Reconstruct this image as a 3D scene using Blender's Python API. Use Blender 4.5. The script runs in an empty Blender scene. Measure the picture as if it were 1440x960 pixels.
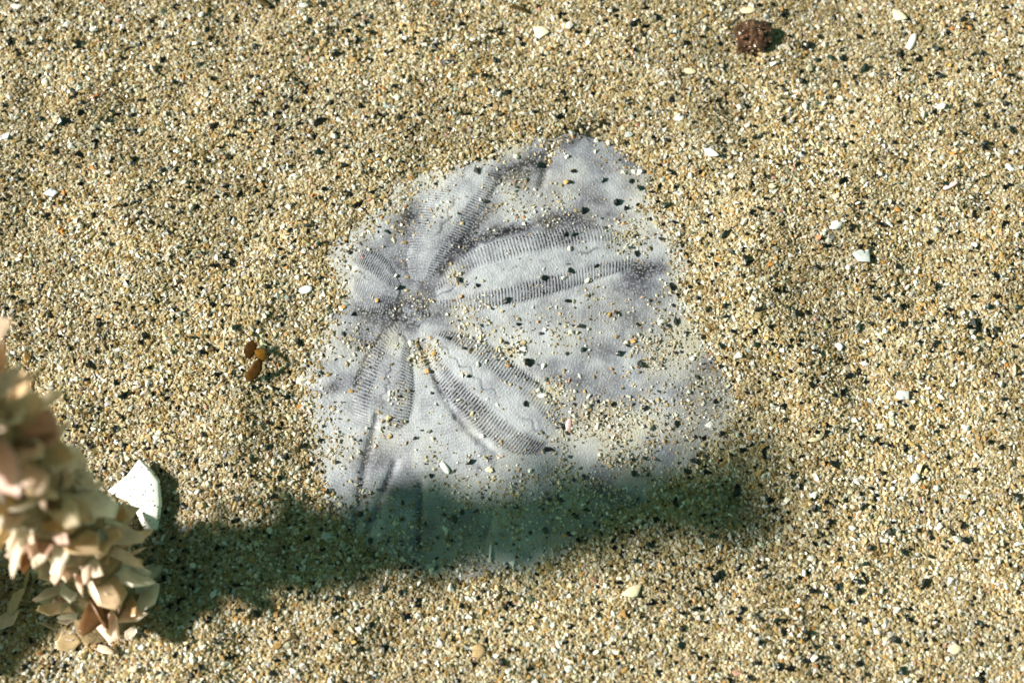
import bpy, math, random
import numpy as np
from mathutils import Vector, Matrix
from mathutils.bvhtree import BVHTree

random.seed(7)
rng = np.random.default_rng(11)
SC = bpy.context.scene
COL = SC.collection
MM = 0.001

# ------------------------------------------------------------------ camera, sky, sun, exposure
TILT, DIST, SPAN = math.radians(18), 0.30, 0.21          # a compact camera held 30 cm over the seabed
CAM = np.array([0.0, -DIST * math.sin(TILT), DIST * math.cos(TILT)])
FWD = -CAM / DIST
RGT = np.array([1.0, 0.0, 0.0])
UPV = np.cross(RGT, FWD)
cd = bpy.data.cameras.new('camera')
cam = bpy.data.objects.new('camera', cd)
COL.objects.link(cam)
cam.location = CAM.tolist()
cam.rotation_euler = (TILT, 0, 0)
cd.sensor_width = 36.0
cd.lens = 36.0 * DIST / SPAN
cd.clip_start, cd.clip_end = 0.005, 500.0
cd.dof.use_dof = True
cd.dof.focus_distance = DIST - 0.003
cd.dof.aperture_fstop = 11.0
SC.camera = cam

SUN_EL, SUN_AZ = math.radians(32), math.radians(2)       # light travels along +X, turned by SUN_AZ
world = bpy.data.worlds.new('World')
SC.world = world
world.use_nodes = True
wn, wl = world.node_tree.nodes, world.node_tree.links
wn.clear()
wo = wn.new('ShaderNodeOutputWorld')
bg = wn.new('ShaderNodeBackground')
sky = wn.new('ShaderNodeTexSky')
sky.sky_type = 'NISHITA'
sky.sun_disc = False
sky.sun_elevation = SUN_EL
sky.sun_rotation = math.radians(270) - SUN_AZ
tint = wn.new('ShaderNodeMix')                            # sea water filters the skylight to green
tint.data_type = 'RGBA'
tint.blend_type = 'MULTIPLY'
tint.inputs[0].default_value = 1.0
tint.inputs[7].default_value = (0.57, 0.86, 0.43, 1)
wl.new(sky.outputs[0], tint.inputs[6])
wl.new(tint.outputs[2], bg.inputs[0])
wl.new(bg.outputs[0], wo.inputs[0])
bg.inputs[1].default_value = 0.05

sd = bpy.data.lights.new('sun', 'SUN')
sun = bpy.data.objects.new('sun', sd)
COL.objects.link(sun)
sd.energy = 4.5
sd.color = (1.0, 0.94, 0.84)
sd.angle = math.radians(4.5)                              # light softened by the water above
ldir = Vector((math.cos(SUN_EL) * math.cos(SUN_AZ), math.cos(SUN_EL) * math.sin(SUN_AZ), -math.sin(SUN_EL)))
sun.rotation_euler = ldir.to_track_quat('-Z', 'Y').to_euler()
sun.location = (-0.5, 0, 0.3)

SC.view_settings.view_transform = 'Standard'
SC.view_settings.look = 'None'
SC.view_settings.exposure = 1.42
SC.cycles.filter_width = 1.6
SC.view_settings.gamma = 1.0
SC.render.film_transparent = False
SC.cycles.max_bounces = 6


# ------------------------------------------------------------------ helpers
def P(x, y, z=0.0):
    """point at height z (m) seen at photograph position x, y; arrays allowed"""
    x, y = np.asarray(x, float), np.asarray(y, float)
    u = ((x - 720) / 1440 * SPAN / DIST)[..., None]
    v = ((480 - y) / 1440 * SPAN / DIST)[..., None]
    d = FWD + RGT * u + UPV * v
    t = (np.asarray(z, float) - CAM[2]) / d[..., 2]
    return CAM + d * t[..., None]


def lattice(ix, iy, seed):
    h = (ix.astype(np.int64) * 374761393 + iy.astype(np.int64) * 668265263 + seed * 974634533) & 0x7fffffff
    h = ((h ^ (h >> 13)) * 1274126177) & 0x7fffffff
    return ((h ^ (h >> 16)) & 0xffff) / 65535.0


def noise(x, y, scale, seed=0):
    x, y = np.asarray(x) / scale + 1000, np.asarray(y) / scale + 1000
    ix, iy = np.floor(x), np.floor(y)
    fx, fy = x - ix, y - iy
    fx, fy = fx * fx * (3 - 2 * fx), fy * fy * (3 - 2 * fy)
    a, b = lattice(ix, iy, seed), lattice(ix + 1, iy, seed)
    c, d = lattice(ix, iy + 1, seed), lattice(ix + 1, iy + 1, seed)
    return (a + (b - a) * fx) * (1 - fy) + (c + (d - c) * fx) * fy - 0.5


def fbm(x, y, scale, seed=0, n=3):
    return sum(noise(x, y, scale / 2 ** i, seed + i) / 2 ** i for i in range(n))


def spline(pts, n):
    """Catmull-Rom through pts, n samples spaced evenly along the curve"""
    p = np.asarray(pts, float)
    q = np.vstack([2 * p[0] - p[1], p, 2 * p[-1] - p[-2]])
    out = []
    for i in range(len(p) - 1):
        t = np.linspace(0, 1, 24, endpoint=False)[:, None]
        a, b, c, d = q[i], q[i + 1], q[i + 2], q[i + 3]
        out.append(0.5 * ((2 * b) + (c - a) * t + (2 * a - 5 * b + 4 * c - d) * t ** 2 + (3 * b - a - 3 * c + d) * t ** 3))
    out = np.vstack(out + [p[-1:]])
    s = np.concatenate([[0], np.cumsum(np.linalg.norm(np.diff(out, axis=0), axis=1))])
    w = np.linspace(0, s[-1], n)
    return np.stack([np.interp(w, s, out[:, k]) for k in range(p.shape[1])], 1)


def poly_dist(x, y, poly):
    """signed distance to a closed polygon, positive outside"""
    x, y = np.asarray(x, float), np.asarray(y, float)
    best = np.full(x.shape, 1e9)
    inside = np.zeros(x.shape, bool)
    n = len(poly)
    for i in range(n):
        ax, ay = poly[i]
        bx, by = poly[(i + 1) % n]
        ex, ey = bx - ax, by - ay
        t = np.clip(((x - ax) * ex + (y - ay) * ey) / (ex * ex + ey * ey + 1e-18), 0, 1)
        best = np.minimum(best, np.hypot(x - ax - t * ex, y - ay - t * ey))
        cross = ((ay > y) != (by > y)) & (x < (bx - ax) * (y - ay) / (by - ay + 1e-18) + ax)
        inside ^= cross
    return np.where(inside, -best, best)


def line_dist(x, y, pts):
    best = np.full(np.shape(x), 1e9)
    for (ax, ay), (bx, by) in zip(pts[:-1], pts[1:]):
        ex, ey = bx - ax, by - ay
        t = np.clip(((x - ax) * ex + (y - ay) * ey) / (ex * ex + ey * ey + 1e-18), 0, 1)
        best = np.minimum(best, np.hypot(x - ax - t * ex, y - ay - t * ey))
    return best


def mesh_np(name, verts, faces, attrs=None, smooth=True):
    """verts Nx3, faces Mxk (one k), attrs name -> per-vertex float or rgb"""
    me = bpy.data.meshes.new(name)
    verts = np.ascontiguousarray(verts, np.float32)
    faces = np.ascontiguousarray(faces, np.int32)
    m, k = faces.shape
    me.vertices.add(len(verts))
    me.vertices.foreach_set('co', verts.ravel())
    me.loops.add(m * k)
    me.loops.foreach_set('vertex_index', faces.ravel())
    me.polygons.add(m)
    me.polygons.foreach_set('loop_start', np.arange(0, m * k, k, dtype=np.int32))
    me.polygons.foreach_set('use_smooth', np.full(m, smooth, bool))
    for an, val in (attrs or {}).items():
        val = np.asarray(val, np.float32)
        if val.ndim == 1:
            me.attributes.new(an, 'FLOAT', 'POINT').data.foreach_set('value', val)
        else:
            v4 = np.ones((len(val), 4), np.float32)
            v4[:, :3] = val
            me.attributes.new(an, 'FLOAT_COLOR', 'POINT').data.foreach_set('color', v4.ravel())
    me.update(calc_edges=True)
    return me


def link(name, me, mat=None, parent=None):
    o = bpy.data.objects.new(name, me)
    COL.objects.link(o)
    if mat is not None and me is not None and len(me.materials) == 0:
        me.materials.append(mat)
    if parent is not None:
        o.parent = parent
    return o


def tag(o, label=None, category=None, group=None, kind=None):
    for k, v in (('label', label), ('category', category), ('group', group), ('kind', kind)):
        if v:
            o[k] = v
    return o


def grid_faces(nu, nv):
    i = np.arange(nu - 1)[:, None] * nv + np.arange(nv - 1)[None, :]
    return np.stack([i, i + nv, i + nv + 1, i + 1], -1).reshape(-1, 4)


def srgb(r, g, b):
    f = lambda c: c / 12.92 if c <= 0.04045 else ((c + 0.055) / 1.055) ** 2.4
    return tuple(f(c / 255) for c in (r, g, b))


# ------------------------------------------------------------------ materials
def new_mat(name):
    m = bpy.data.materials.new(name)
    m.use_nodes = True
    nt = m.node_tree
    return m, nt.nodes, nt.links, nt.nodes['Principled BSDF']


def ramp(nodes, stops, interp='LINEAR'):
    r = nodes.new('ShaderNodeValToRGB')
    r.color_ramp.interpolation = interp
    el = r.color_ramp.elements
    while len(el) < len(stops):
        el.new(0.5)
    for e, (p, c) in zip(el, stops):
        e.position = p
        e.color = (*c, 1)
    return r


def see_through(n, l, b, colour, share):
    """part of the light passes through the thin or glassy piece"""
    t = n.new('ShaderNodeBsdfTranslucent')
    l.new(colour, t.inputs['Color'])
    mix = n.new('ShaderNodeMixShader')
    mix.inputs[0].default_value = share
    l.new(b.outputs[0], mix.inputs[1])
    l.new(t.outputs[0], mix.inputs[2])
    l.new(mix.outputs[0], n['Material Output'].inputs['Surface'])


def grain_material():
    m, n, l, b = new_mat('sand_grain')
    a = n.new('ShaderNodeAttribute')
    a.attribute_name = 'tint'
    tc = n.new('ShaderNodeTexCoord')
    no = n.new('ShaderNodeTexNoise')
    no.inputs['Scale'].default_value = 5200
    no.inputs['Detail'].default_value = 2
    l.new(tc.outputs['Object'], no.inputs['Vector'])
    mr = n.new('ShaderNodeMapRange')
    mr.inputs[1].default_value, mr.inputs[2].default_value = 0.3, 0.7
    mr.inputs[3].default_value, mr.inputs[4].default_value = 0.72, 1.2
    l.new(no.outputs['Fac'], mr.inputs[0])
    mx = n.new('ShaderNodeVectorMath')
    mx.operation = 'SCALE'
    l.new(a.outputs['Color'], mx.inputs[0])
    l.new(mr.outputs[0], mx.inputs['Scale'])
    l.new(mx.outputs[0], b.inputs['Base Color'])
    b.inputs['Roughness'].default_value = 0.3
    b.inputs['Specular IOR Level'].default_value = 0.45
    see_through(n, l, b, mx.outputs[0], 0.45)
    return m


def seabed_material():
    m, n, l, b = new_mat('seabed_sand')
    tc = n.new('ShaderNodeTexCoord')
    vo = n.new('ShaderNodeTexVoronoi')
    vo.inputs['Scale'].default_value = 1700
    l.new(tc.outputs['Object'], vo.inputs['Vector'])
    sep = n.new('ShaderNodeSeparateColor')
    l.new(vo.outputs['Color'], sep.inputs[0])
    r = ramp(n, [(0.0, srgb(30, 32, 28)), (0.04, srgb(44, 44, 36)), (0.07, srgb(96, 86, 62)), (0.3, srgb(128, 114, 84)), (0.6, srgb(144, 131, 99)),
                 (0.85, srgb(160, 149, 120)), (1.0, srgb(190, 183, 162))])
    l.new(sep.outputs[0], r.inputs[0])
    l.new(r.outputs[0], b.inputs['Base Color'])
    bp = n.new('ShaderNodeBump')
    bp.inputs['Strength'].default_value = 0.8
    bp.inputs['Distance'].default_value = 0.0003
    bp.invert = True
    l.new(vo.outputs['Distance'], bp.inputs['Height'])
    l.new(bp.outputs[0], b.inputs['Normal'])
    b.inputs['Roughness'].default_value = 0.6
    return m


def dollar_material():
    m, n, l, b = new_mat('sand_dollar_test')
    tc = n.new('ShaderNodeTexCoord')
    at = n.new('ShaderNodeAttribute')
    at.attribute_name = 'pigment'
    vo = n.new('ShaderNodeTexVoronoi')                     # tiny spine-bearing tubercles
    vo.inputs['Scale'].default_value = 2000
    vo.inputs['Randomness'].default_value = 0.85
    l.new(tc.outputs['Object'], vo.inputs['Vector'])
    dots = n.new('ShaderNodeMapRange')
    dots.inputs[1].default_value, dots.inputs[2].default_value = 0.1, 0.55
    dots.inputs[3].default_value, dots.inputs[4].default_value = 1.0, 0.0
    l.new(vo.outputs['Distance'], dots.inputs[0])
    no = n.new('ShaderNodeTexNoise')
    no.inputs['Scale'].default_value = 260
    no.inputs['Detail'].default_value = 5
    no.inputs['Roughness'].default_value = 0.65
    l.new(tc.outputs['Object'], no.inputs['Vector'])
    nr = n.new('ShaderNodeMapRange')
    nr.inputs[1].default_value, nr.inputs[2].default_value = 0.35, 0.7
    nr.inputs[3].default_value, nr.inputs[4].default_value = -0.10, 0.26
    l.new(no.outputs['Fac'], nr.inputs[0])
    mp = n.new('ShaderNodeMapping')                        # tubercles stand in rows around the flower's middle
    mp.inputs['Location'].default_value = (0.0222, -0.0076, 0)
    l.new(tc.outputs['Object'], mp.inputs['Vector'])
    wv = n.new('ShaderNodeTexWave')
    wv.wave_type = 'RINGS'
    wv.rings_direction = 'Z'
    wv.inputs['Scale'].default_value = 460
    wv.inputs['Distortion'].default_value = 9.0
    wv.inputs['Detail'].default_value = 2.0
    wv.inputs['Detail Scale'].default_value = 0.35
    l.new(mp.outputs[0], wv.inputs['Vector'])
    wr = n.new('ShaderNodeMapRange')
    wr.inputs[1].default_value, wr.inputs[2].default_value = 0.0, 1.0
    wr.inputs[3].default_value, wr.inputs[4].default_value = 0.06, -0.04
    l.new(wv.outputs['Fac'], wr.inputs[0])
    ad0 = n.new('ShaderNodeMath')
    l.new(nr.outputs[0], ad0.inputs[0])
    l.new(wr.outputs[0], ad0.inputs[1])
    add = n.new('ShaderNodeMath')
    add.operation = 'ADD'
    add.use_clamp = True
    l.new(at.outputs['Fac'], add.inputs[0])
    l.new(ad0.outputs[0], add.inputs[1])
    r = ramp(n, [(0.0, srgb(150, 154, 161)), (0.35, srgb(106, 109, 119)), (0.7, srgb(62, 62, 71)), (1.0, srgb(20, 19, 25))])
    l.new(add.outputs[0], r.inputs[0])
    mix = n.new('ShaderNodeMix')
    mix.data_type = 'RGBA'
    mix.inputs[7].default_value = (*srgb(164, 167, 174), 1)
    sc = n.new('ShaderNodeMath')
    sc.operation = 'MULTIPLY'
    fac = n.new('ShaderNodeMath')
    fac.operation = 'MULTIPLY_ADD'
    fac.inputs[1].default_value, fac.inputs[2].default_value = 0.42, 0.28
    l.new(at.outputs['Fac'], fac.inputs[0])
    l.new(fac.outputs[0], sc.inputs[1])
    l.new(dots.outputs[0], sc.inputs[0])
    l.new(sc.outputs[0], mix.inputs[0])
    l.new(r.outputs[0], mix.inputs[6])
    si = n.new('ShaderNodeAttribute')                      # fine beige silt settled on the test
    si.attribute_name = 'silt'
    sm = n.new('ShaderNodeMix')
    sm.data_type = 'RGBA'
    sm.inputs[7].default_value = (*srgb(170, 166, 150), 1)
    l.new(si.outputs['Fac'], sm.inputs[0])
    l.new(mix.outputs[2], sm.inputs[6])
    l.new(sm.outputs[2], b.inputs['Base Color'])
    bp = n.new('ShaderNodeBump')
    bp.inputs['Strength'].default_value = 0.5
    bp.inputs['Distance'].default_value = 0.00010
    l.new(dots.outputs[0], bp.inputs['Height'])
    l.new(bp.outputs[0], b.inputs['Normal'])
    b.inputs['Roughness'].default_value = 0.75
    b.inputs['Specular IOR Level'].default_value = 0.2
    return m


def varied_material(name, stops, rough=0.4, mottle=0.25, scale=3.5, speck=None, sss=0.0, bump=0.0001, interp='LINEAR'):
    """colour chosen per object from a ramp, mottled by noise; speck = (scale, threshold, colour) of adhering dark grains"""
    m, n, l, b = new_mat(name)
    oi = n.new('ShaderNodeObjectInfo')
    r = ramp(n, stops, interp)
    l.new(oi.outputs['Random'], r.inputs[0])
    tc = n.new('ShaderNodeTexCoord')
    no = n.new('ShaderNodeTexNoise')
    no.inputs['Scale'].default_value = scale
    no.inputs['Detail'].default_value = 4
    l.new(tc.outputs['Object'], no.inputs['Vector'])
    mr = n.new('ShaderNodeMapRange')
    mr.inputs[1].default_value, mr.inputs[2].default_value = 0.3, 0.7
    mr.inputs[3].default_value, mr.inputs[4].default_value = 1 - mottle, 1 + mottle * 0.5
    l.new(no.outputs['Fac'], mr.inputs[0])
    mx = n.new('ShaderNodeVectorMath')
    mx.operation = 'SCALE'
    l.new(r.outputs[0], mx.inputs[0])
    l.new(mr.outputs[0], mx.inputs['Scale'])
    out = mx.outputs[0]
    if speck:
        vo = n.new('ShaderNodeTexVoronoi')
        vo.inputs['Scale'].default_value = speck[0]
        l.new(tc.outputs['Object'], vo.inputs['Vector'])
        lt = n.new('ShaderNodeMath')
        lt.operation = 'LESS_THAN'
        lt.inputs[1].default_value = speck[1]
        l.new(vo.outputs['Distance'], lt.inputs[0])
        mi = n.new('ShaderNodeMix')
        mi.data_type = 'RGBA'
        mi.inputs[7].default_value = (*speck[2], 1)
        l.new(lt.outputs[0], mi.inputs[0])
        l.new(out, mi.inputs[6])
        out = mi.outputs[2]
    l.new(out, b.inputs['Base Color'])
    bp = n.new('ShaderNodeBump')
    bp.inputs['Strength'].default_value = 0.5
    bp.inputs['Distance'].default_value = bump
    l.new(no.outputs['Fac'], bp.inputs['Height'])
    l.new(bp.outputs[0], b.inputs['Normal'])
    b.inputs['Roughness'].default_value = rough
    if sss:
        see_through(n, l, b, out, sss)
    return m


M_GRAIN = grain_material()
M_BED = seabed_material()
M_DOLLAR = dollar_material()
M_WHITE = varied_material('white_shell', [(0, srgb(226, 224, 216)), (0.6, srgb(236, 236, 236)), (1, srgb(216, 222, 228))], 0.35, 0.15, sss=0.2)
M_CREAM = varied_material('cream_shell', [(0, srgb(196, 182, 148)), (1, srgb(210, 198, 168))], 0.5, 0.35)
M_GREYSHELL = varied_material('grey_shell', [(0, srgb(160, 166, 168)), (1, srgb(178, 180, 176))], 0.35, 0.2)
M_PINK = varied_material('pink_shell', [(0, srgb(226, 190, 184)), (1, srgb(216, 170, 178))], 0.35, 0.25)
M_TAN = varied_material('tan_pebble', [(0, srgb(176, 150, 108)), (1, srgb(150, 128, 92))], 0.5, 0.3)
M_BLACK = varied_material('dark_mineral', [(0, srgb(8, 10, 10)), (0.5, srgb(12, 18, 17)), (0.8, srgb(18, 28, 24)), (1, srgb(18, 44, 38))], 0.35, 0.3)
M_QUARTZ = varied_material('quartz', [(0, srgb(222, 218, 204)), (0.5, srgb(240, 238, 232)), (1, srgb(232, 226, 206))], 0.16, 0.12, sss=0.3)
M_AMBER = varied_material('amber_mineral', [(0, srgb(180, 136, 78)), (0.6, srgb(190, 152, 96)), (0.9, srgb(160, 108, 76)), (1, srgb(180, 126, 120))], 0.3, 0.25)
M_FLAKE = varied_material('tube_flake', [(0, srgb(248, 243, 232)), (0.25, srgb(244, 230, 212)), (0.42, srgb(240, 216, 198)), (0.55, srgb(236, 214, 172)),
                                         (0.68, srgb(248, 245, 238)), (0.82, srgb(226, 196, 150)), (0.9, srgb(240, 210, 200)), (0.95, srgb(186, 140, 92)), (1, srgb(96, 66, 44))],
                          0.3, 0.2, 2.2, sss=0.5)
M_FRAG = varied_material('chalky_shell', [(0, srgb(244, 242, 236)), (1, srgb(244, 242, 236))], 0.5, 0.12, 4, speck=(9.0, 0.22, srgb(40, 44, 48)))
M_OVAL = varied_material('mauve_shell', [(0, srgb(176, 152, 142)), (1, srgb(176, 152, 142))], 0.25, 0.3, 2.5)
M_OVALRIM = varied_material('mauve_shell_rim', [(0, srgb(58, 46, 46)), (1, srgb(58, 46, 46))], 0.4, 0.2)
M_TUBE = varied_material('parchment_tube', [(0, srgb(132, 112, 82)), (1, srgb(132, 112, 82))], 0.6, 0.45, 700, bump=0.001)
M_WEED_AMBER = varied_material('amber_weed', [(0, srgb(172, 124, 48)), (1, srgb(160, 112, 42))], 0.3, 0.45, 3, sss=0.5)
M_WEED_BROWN = varied_material('brown_weed', [(0, srgb(104, 70, 26)), (1, srgb(84, 54, 22))], 0.3, 0.5, 3, sss=0.45)
M_STRAND = varied_material('dark_strand', [(0, srgb(64, 52, 24)), (1, srgb(64, 52, 24))], 0.4, 0.3, 900)
M_LUMP = varied_material('maroon_lump', [(0, srgb(74, 52, 38)), (1, srgb(74, 52, 38))], 0.25, 0.5, 700, speck=(900, 0.16, srgb(176, 150, 120)))
M_NODULE = varied_material('maroon_nodule', [(0, srgb(56, 36, 28)), (0.5, srgb(84, 58, 44)), (0.8, srgb(126, 100, 82)), (1, srgb(44, 26, 20))], 0.16, 0.35)

# ------------------------------------------------------------------ relief of the place
EXPOSED_PX = [(540, 296), (566, 272), (612, 250), (650, 225), (690, 210), (730, 200), (764, 188), (775, 204), (786, 172), (820, 152), (858, 148),
              (884, 162), (890, 205), (908, 240), (918, 285), (938, 305), (948, 330), (955, 370), (955, 400), (970, 430), (990, 470), (1012, 500),
              (1032, 530), (1036, 570), (1014, 610), (996, 640), (968, 665), (925, 690), (890, 718), (850, 748), (800, 782), (740, 802), (690, 804),
              (640, 800), (590, 804), (545, 794), (500, 768), (470, 735), (447, 700), (432, 640), (428, 590), (432, 550), (448, 500), (462, 460),
              (475, 430), (478, 400), (473, 385), (485, 350), (505, 332), (518, 322), (524, 300)]
ZD = 0.0035
EXPOSED = P(*np.array(EXPOSED_PX, float).T, ZD)[:, :2]
DC = P(735, 492, ZD)[:2]                                   # middle of the buried disc
GROOVES = [([(776, 203), (769, 230), (761, 258)], 1.0), ([(530, 585), (515, 640), (505, 695), (497, 740)], 0.8),
           ([(556, 650), (540, 688), (528, 722), (515, 748)], 1.1), ([(592, 680), (590, 715), (589, 770)], 1.0), ([(692, 728), (679, 758)], 0.7),
           ([(600, 500), (625, 560), (660, 606), (700, 640)], 0.5), ([(630, 372), (700, 332), (790, 312), (850, 312)], 0.3)]
GROOVES = [(P(*np.array(g, float).T, ZD)[:, :2], d) for g, d in GROOVES]


def dome(x, y):
    r2 = (x - DC[0]) ** 2 + (y - DC[1]) ** 2
    return 0.0042 * np.exp(-r2 / 0.06 ** 2)


def dollar_z(x, y):
    z = dome(x, y) + 0.00035 * fbm(x, y, 0.012, 40) + 0.00012 * fbm(x, y, 0.003, 44)
    for g, d in GROOVES:
        q = line_dist(x, y, g)
        z = z - 0.0006 * d * np.exp(-(q / 0.0007) ** 2)
    return z


def sand_gap(x, y):
    d = poly_dist(x, y, EXPOSED) - 0.0002 + 0.0036 * fbm(x, y, 0.009, 6) + 0.0012 * noise(x, y, 0.0014, 9)
    return np.clip(0.10 * d, -0.0016, 0.0013) + np.clip(d - 0.01, 0, 0.03) * 0.03


def sand_z(x, y):
    far = np.exp(-(np.hypot(x, y) / 0.5) ** 2)
    und = 0.0021 * fbm(x, y, 0.034, 21) + 0.0011 * fbm(x, y, 0.010, 25)
    over = np.clip((0.062 - np.hypot(x - DC[0], y - DC[1])) / 0.008, 0, 1)     # above the buried rim the sand keeps its cover
    und = und * (1 - over) + np.maximum(und, -0.0001) * over
    k = np.clip(poly_dist(x, y, EXPOSED) / 0.012, 0, 1)
    wide = 0.03 * fbm(x, y, 0.9, 31) * np.clip((np.hypot(x, y) - 0.2) / 0.6, 0, 1)
    return dome(x, y) + sand_gap(x, y) + und * (0.12 + 0.88 * k) * (0.4 + 0.6 * far) + wide


# ------------------------------------------------------------------ seabed
ax = np.unique(np.concatenate([np.arange(-0.16, 0.1601, 0.0016), np.geomspace(0.165, 60, 50), -np.geomspace(0.165, 60, 50)]))
gx, gy = np.meshgrid(ax, ax, indexing='ij')
gz = sand_z(gx, gy) - 0.00006
gz = np.where(poly_dist(gx, gy, EXPOSED) < -0.002, gz - 0.002, gz)
bed = link('seabed', mesh_np('seabed', np.stack([gx, gy, gz], -1).reshape(-1, 3), grid_faces(len(ax), len(ax))), M_BED)
tag(bed, 'tan sandy seabed under the loose grains', kind='structure')

# ------------------------------------------------------------------ sand dollar
dollar = link('sand_dollar', None)
tag(dollar, 'pale grey sand dollar with a five-petal flower, half buried in tan sand', 'sand dollar')
dollar.location = (float(DC[0]), float(DC[1]), 0.0)
bpy.context.view_layer.update()
OFF = np.array([DC[0], DC[1], 0.0])
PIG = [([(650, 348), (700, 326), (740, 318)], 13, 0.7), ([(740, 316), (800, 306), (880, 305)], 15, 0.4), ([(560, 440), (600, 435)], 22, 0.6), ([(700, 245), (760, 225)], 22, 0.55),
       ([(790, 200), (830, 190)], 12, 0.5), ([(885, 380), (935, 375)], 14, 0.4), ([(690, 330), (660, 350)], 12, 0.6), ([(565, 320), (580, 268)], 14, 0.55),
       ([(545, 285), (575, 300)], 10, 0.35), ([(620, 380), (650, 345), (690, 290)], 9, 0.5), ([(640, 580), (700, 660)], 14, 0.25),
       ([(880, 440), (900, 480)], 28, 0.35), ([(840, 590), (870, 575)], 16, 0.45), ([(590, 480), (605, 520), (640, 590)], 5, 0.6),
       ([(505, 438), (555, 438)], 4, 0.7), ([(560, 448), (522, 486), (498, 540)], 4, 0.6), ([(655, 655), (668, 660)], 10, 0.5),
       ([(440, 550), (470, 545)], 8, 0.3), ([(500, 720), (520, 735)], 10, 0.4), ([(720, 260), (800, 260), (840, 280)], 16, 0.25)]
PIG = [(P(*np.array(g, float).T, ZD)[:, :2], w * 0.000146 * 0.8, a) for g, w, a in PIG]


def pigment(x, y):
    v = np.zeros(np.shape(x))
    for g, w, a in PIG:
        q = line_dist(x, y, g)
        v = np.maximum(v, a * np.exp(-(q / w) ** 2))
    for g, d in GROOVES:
        v = np.maximum(v, 0.5 * d * np.exp(-(line_dist(x, y, g) / 0.0005) ** 2))  # tone also darkened along the carved grooves
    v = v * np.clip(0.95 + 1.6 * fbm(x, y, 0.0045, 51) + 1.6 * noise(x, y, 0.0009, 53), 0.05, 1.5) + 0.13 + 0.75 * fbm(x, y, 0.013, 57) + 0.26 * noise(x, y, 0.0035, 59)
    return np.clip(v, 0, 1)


DRIFT = [(905, 230, 40, 0.8), (935, 280, 40, 0.9), (960, 330, 30, 0.9), (975, 470, 50, 0.8), (930, 500, 45, 0.55), (900, 600, 70, 0.6), (980, 560, 60, 0.5),
         (840, 590, 34, 0.7), (800, 620, 40, 0.6), (830, 690, 55, 0.55), (760, 740, 60, 0.35), (640, 700, 60, 0.35), (870, 640, 60, 0.5), (600, 500, 22, 0.45),
         (680, 460, 34, 0.5), (720, 490, 26, 0.45), (650, 440, 20, 0.35), (545, 610, 30, 0.35), (560, 560, 16, 0.35), (470, 640, 34, 0.6), (460, 580, 26, 0.35),
         (700, 700, 50, 0.35), (600, 640, 30, 0.25), (570, 330, 22, 0.5), (620, 300, 22, 0.45), (600, 280, 16, 0.5), (500, 380, 14, 0.3), (590, 430, 20, 0.5),
         (720, 280, 40, 0.35), (640, 390, 14, 0.5), (500, 480, 30, 0.4), (550, 480, 18, 0.4), (780, 560, 30, 0.5), (890, 330, 30, 0.5), (510, 700, 30, 0.4),
         (840, 220, 30, 0.4), (560, 780, 60, 0.7), (680, 790, 60, 0.6), (480, 740, 40, 0.6), (790, 480, 60, 0.18), (800, 280, 50, 0.25), (590, 505, 14, 0.7),
         (850, 430, 40, 0.2), (950, 620, 50, 0.4), (670, 610, 30, 0.15), (720, 720, 70, 0.5), (620, 745, 50, 0.45), (790, 700, 60, 0.5), (540, 730, 40, 0.35)]
DRIFT_W = [(P(cx, cy, ZD)[:2], r * 0.000146, a) for cx, cy, r, a in DRIFT]


def drift(x, y):
    v = np.zeros(np.shape(x))
    for c, r, a in DRIFT_W:
        v = np.maximum(v, a * np.exp(-((x - c[0]) ** 2 + (y - c[1]) ** 2) / r ** 2))
    return v


def silt(x, y):
    e = np.clip(1 + poly_dist(x, y, EXPOSED) / 0.005, 0, 1)
    return np.clip(np.maximum(drift(x, y), e * 0.5) * (0.65 + 1.7 * fbm(x, y, 0.006, 77)), 0, 0.75)


NA, NR = 420, 150                                          # rings of the round test
ang = np.linspace(0, 2 * math.pi, NA, endpoint=False)
rad = np.linspace(0.0, 1.0, NR) ** 0.85
rim = 0.0525 * (1 + 0.02 * np.cos(2 * ang + 0.6) + 0.012 * np.cos(3 * ang) + 0.006 * np.cos(7 * ang + 1))
rr = rad[1:, None] * rim[None, :]
tx, ty = DC[0] + rr * np.cos(ang), DC[1] + rr * np.sin(ang)
tz = dollar_z(tx, ty) - 0.0009 * np.clip((rad[1:, None] - 0.9) / 0.1, 0, 1) ** 2
top = np.stack([tx, ty, tz], -1)
low = top[-1].copy()
low[:, 2] -= 0.0024
low2 = low.copy()
low2[:, :2] = DC + (low2[:, :2] - DC) * 0.9
low2[:, 2] -= 0.0009
vs = np.vstack([top.reshape(-1, 3), low, low2])
nring = NR - 1 + 2
i = (np.arange(nring - 1)[:, None] * NA + np.arange(NA)[None, :])
j = (np.arange(nring - 1)[:, None] * NA + (np.arange(NA)[None, :] + 1) % NA)
quads = np.stack([i, j, j + NA, i + NA], -1).reshape(-1, 4)[:, ::-1]
c0, c1 = len(vs), len(vs) + 1
vs = np.vstack([vs, [[DC[0], DC[1], float(dollar_z(DC[0], DC[1]))], [DC[0], DC[1], float(low2[:, 2].mean())]]])
k0 = np.arange(NA)
k1 = (k0 + 1) % NA
cap = np.stack([np.full(NA, c0), k0, k1, k1], -1)
b0 = (nring - 1) * NA
me = bpy.data.meshes.new('test')
capb = [(c1, int(b0 + b), int(b0 + a)) for a, b in zip(k0, k1)]
me.from_pydata((vs - OFF).tolist(), [], quads[:, ::-1].tolist() + [(c0, int(a), int(b)) for a, b in zip(k0, k1)] + capb)
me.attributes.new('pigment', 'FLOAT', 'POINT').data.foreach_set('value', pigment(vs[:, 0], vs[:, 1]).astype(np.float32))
me.attributes.new('silt', 'FLOAT', 'POINT').data.foreach_set('value', silt(vs[:, 0], vs[:, 1]).astype(np.float32))
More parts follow.
